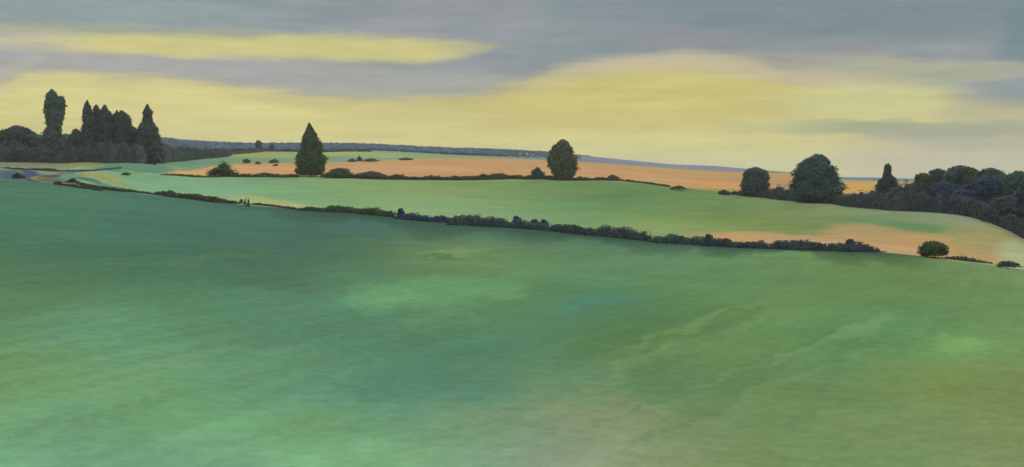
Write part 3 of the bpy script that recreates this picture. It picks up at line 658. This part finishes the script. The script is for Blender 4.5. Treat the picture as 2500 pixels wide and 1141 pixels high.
# --- near hedge line, falling from left to right
hedge('hedge', [(380,798,789),(470,803,791),(560,800,788),(650,803,791),(740,800,790),(820,795,782),(900,788,775),(990,776,765)], 'teal', 'thin dark line of scrub below the left wood ending at the green field', leaf=.25, **Z1)
SG = 'low scrub bushes on the scrappy ground at the left'
plant('bush', [(885,465,490),(895,450,500),(908,445,505)], (478,914), 'brown', 'small reddish brown scrub bush on the near field edge', 'bush', SG, leaf=.18, trunk=False, rough=.5, **Z1)
plant('bush', [(862,590,612),(875,570,625),(888,560,640)], (600,895), 'blue', 'small bluish scrub bush between the ochre patches', 'bush', SG, leaf=.18, trunk=False, rough=.5, **Z1)
plant('bush', [(815,130,160),(830,118,172),(858,112,178)], (146,866), 'brown', 'brown scrub bush dividing the blue patch at the left edge', 'bush', SG, leaf=.18, trunk=False, rough=.5, **Z1)
plant('bush', [(812,1020,1050),(820,1005,1062),(828,1000,1066)], (1034,834), 'teal', 'tiny dark bush alone in the pale green field right of the wood', 'bush', SG, leaf=.18, trunk=False, rough=.5, **Z1)
hedge('hedge', [(270,792,780),(340,795,776),(400,800,785),(455,803,790)], 'brown', 'short brown hedge right of the blue patch under the ochre strip', leaf=.2, **Z1)
hedge('hedge', [(500,915,902),(570,925,905),(640,938,918),(740,950,930),(820,962,945)], 'brown', 'ragged reddish brown edge growth left of the near hedge start', leaf=.18, **Z1)
G1 = 'runs of hedge between the near and middle fields'
def H(pts, mat, lab, z, **k): hedge('hedge', pts, mat, lab, G1, leaf=.2, **z, **k)
H([(0,775,768),(120,785,772),(250,788,775),(400,792,778),(470,800,785)], 'brown', 'thin brown hedge above the blue patch at the left edge', Z1)
H([(640,905,890),(740,935,905),(850,952,925),(1000,968,945),(1100,975,955),(1240,990,972)], 'brown', 'thin ragged start of the near hedge by the yellow green patch', Z1)
H([(1250,992,975),(1330,1000,968),(1420,1015,965),(1520,1025,970),(1640,1038,990),(1740,1055,1010),(1850,1062,1035),(1950,1068,1050)], 'brown', 'dark brownish hedge run left of the three small saplings', Z1)
H([(375,808,794),(440,812,794),(560,824,806),(700,840,825),(760,850,835)], 'brown', 'faint hedge run by the ochre strip right of the saplings', Z2)
H([(770,852,832),(900,862,826),(1050,868,825),(1200,876,825),(1330,888,832),(1450,900,850),(1580,915,875)], 'green', 'dark hedge run between the ochre strip and the bluish bush', Z2)
H([(1590,925,865),(1700,935,868),(1780,942,885),(1900,950,895),(2050,958,902),(2148,962,900)], 'blue', 'bluish dark hedge run right of the lone bluish bush', Z2)
H([(0,838,770),(120,842,762),(250,850,775),(380,856,782),(480,862,792),(600,872,808),(700,880,812),(800,888,825)], 'teal', 'hedge run below the three adjoining bluish bushes', Z3)
H([(805,890,830),(950,905,838),(1080,920,852),(1200,930,850),(1340,942,848),(1440,952,862),(1540,965,885),(1650,975,905)], 'dark', 'tallest and darkest run of the near hedge at the centre', Z3)
H([(1655,980,912),(1760,990,925),(1820,990,920),(1900,994,932),(2000,1000,935),(2100,1004,925),(2148,1004,925)], 'teal', 'lower run of the near hedge right of the tallest run', Z3)
H([(0,812,762),(120,818,752),(200,822,760),(300,830,786),(420,834,788),(560,838,780)], 'dark', 'near hedge run below the left tip of the straw patch', Z4)
H([(565,838,780),(680,842,770),(780,846,766),(880,850,775),(950,852,798),(1040,854,795),(1130,858,786),(1290,862,802),(1400,864,845)], 'dark', 'last thick run of the near hedge below the straw patch', Z4)
H([(1900,912,890),(1980,922,896),(2080,932,904),(2130,938,918),(2220,948,940)], 'dark', 'low dark hedge run trailing right from the lone round bush', Z4)
GB = 'bushes standing in the near hedge'
def B(outl, base, mat, lab, z, leaf=.2, **k): plant('bush', outl, base, mat, lab, 'bush', GB, leaf=leaf, trunk=False, **z, **k)
B([(838,1598,1612),(850,1588,1625),(880,1580,1635),(905,1580,1640)], (1606,922), 'blue', 'lone bluish bush standing in the left part of the near hedge', Z2)
B([(768,528,548),(782,512,570),(805,508,588),(830,510,590)], (548,862), 'blue', 'leftmost of three adjoining bluish bushes in the near hedge', Z3)
B([(794,680,698),(808,660,715),(830,650,725)], (690,875), 'blue', 'middle one of three adjoining bluish bushes in the near hedge', Z3)
B([(792,758,772),(806,742,788),(835,735,800)], (768,882), 'blue', 'rightmost of three adjoining bluish bushes in the near hedge', Z3)
B([(925,1820,1850),(938,1808,1862),(960,1800,1870)], (1838,992), 'green', 'small dark bush in the hedge, left one of the pair left of the straw patch', Z3, leaf=.16)
B([(932,1885,1915),(944,1875,1925),(965,1870,1935)], (1900,996), 'green', 'small dark bush in the hedge, right one of the pair left of the straw patch', Z3, leaf=.16)
B([(728,80,105),(742,65,122),(765,62,128)], (92,815), 'teal', 'rounded teal bush in the hedge at the left tip of the straw patch', Z4, leaf=.16)
B([(766,1160,1190),(775,1146,1204),(795,1146,1205)], (1175,855), 'dark', 'round dark bush sticking up from the hedge below the straw patch', Z4, leaf=.16)
B([(786,1770,1840),(800,1735,1875),(830,1706,1896),(860,1700,1892),(888,1725,1880)], (1800,905), 'green', 'lone round bush on the straw patch at the gap in the hedge', Z4, leaf=.17)
B([(936,2340,2400),(950,2305,2450),(972,2300,2500)], (2400,990), 'teal', 'long flat grey green bush at the right edge of the near field', Z4, leaf=.15, flat=.5)
for (x, yb, yt, lab) in ((299,795,762,'short sapling at the hedge end, leftmost of three'), (328,808,760,'thin sapling at the hedge end, middle of three'), (358,825,755,'tallest thin sapling at the hedge end, rightmost of three')):
    plant('sapling', [(yt+10, x-2, x+3), ((yt+yb)/2+4, x-6, x+4), (yb-14, x-12, x+11), (yb-8, x-15, x+16)], (x, yb), 'brown', lab, 'sapling', 'saplings at the end of the near hedge', leaf=.16, rough=.9, spk=.25, trunk=False, **Z2)

# --- the wooded far ridge, one mass
def ridge_wood():
    V = []; Fc = []; rd = random.Random(4)
    ico = [(0,0,1),(.894,0,.447),(.276,.851,.447),(-.724,.526,.447),(-.724,-.526,.447),(.276,-.851,.447),(.724,.526,-.447),(-.276,.851,-.447),(-.894,0,-.447),(-.276,-.851,-.447),(.724,-.526,-.447),(0,0,-1)]
    fi = [(0,1,2),(0,2,3),(0,3,4),(0,4,5),(0,5,1),(1,6,2),(2,7,3),(3,8,4),(4,9,5),(5,10,1),(2,6,7),(3,7,8),(4,8,9),(5,9,10),(1,10,6),(6,11,7),(7,11,8),(8,11,9),(9,11,10),(10,11,6)]
    for i in range(5200):
        px = rd.uniform(-300, 1440)
        y1 = float(LD[4](px)); d = rd.uniform(y1 * 1.05 + 20, 1540) if px < 1180 or (px < 1420 and rd.random() < .6) else rd.uniform(1470, 1540)
        r = rd.uniform(2.4, 4.2) * min(1, max(.35, (1480 - px) / 300)) * (0.9 + .25 * mn.noise((px / 40, d / 80, 1)))
        z = float(height(px, d)[0]) + r * .25; X = (px - CX) / F * d; b = len(V)
        for q in ico:
            k = rd.uniform(.8, 1.15); V.append((X + q[0] * r * k * 1.2, d + q[1] * r * k, z + q[2] * r * k * .55))
        Fc += [(b + a_, b + b_, b + c_) for a_, b_, c_ in fi]
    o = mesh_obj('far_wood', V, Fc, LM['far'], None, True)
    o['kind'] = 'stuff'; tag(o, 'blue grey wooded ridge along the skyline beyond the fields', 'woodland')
ridge_wood()

# ------------------------------------------------------------------ haze
def haze():
    x0, x1, y0, y1, z0, z1 = -5200, 5200, -430, 9100, -140, 130
    V = [(x, y, z) for x in (x0, x1) for y in (y0, y1) for z in (z0, z1)]
    Fc = [(0,1,3,2),(4,6,7,5),(0,4,5,1),(2,3,7,6),(0,2,6,4),(1,5,7,3)]
    m = bpy.data.materials.new('haze'); m.use_nodes = True; g = m.node_tree; g.nodes.clear()
    v = g.nodes.new('ShaderNodeVolumePrincipled'); v.inputs['Color'].default_value = (0.72, 0.76, 0.78, 1)
    v.inputs['Density'].default_value = 0.0001
    v.inputs['Anisotropy'].default_value = 0.0
    o = g.nodes.new('ShaderNodeOutputMaterial'); g.links.new(v.outputs[0], o.inputs['Volume'])
    ob = mesh_obj('haze', V, Fc, m); ob['kind'] = 'stuff'; tag(ob, 'thin bluish evening haze over the fields', 'haze')
haze()
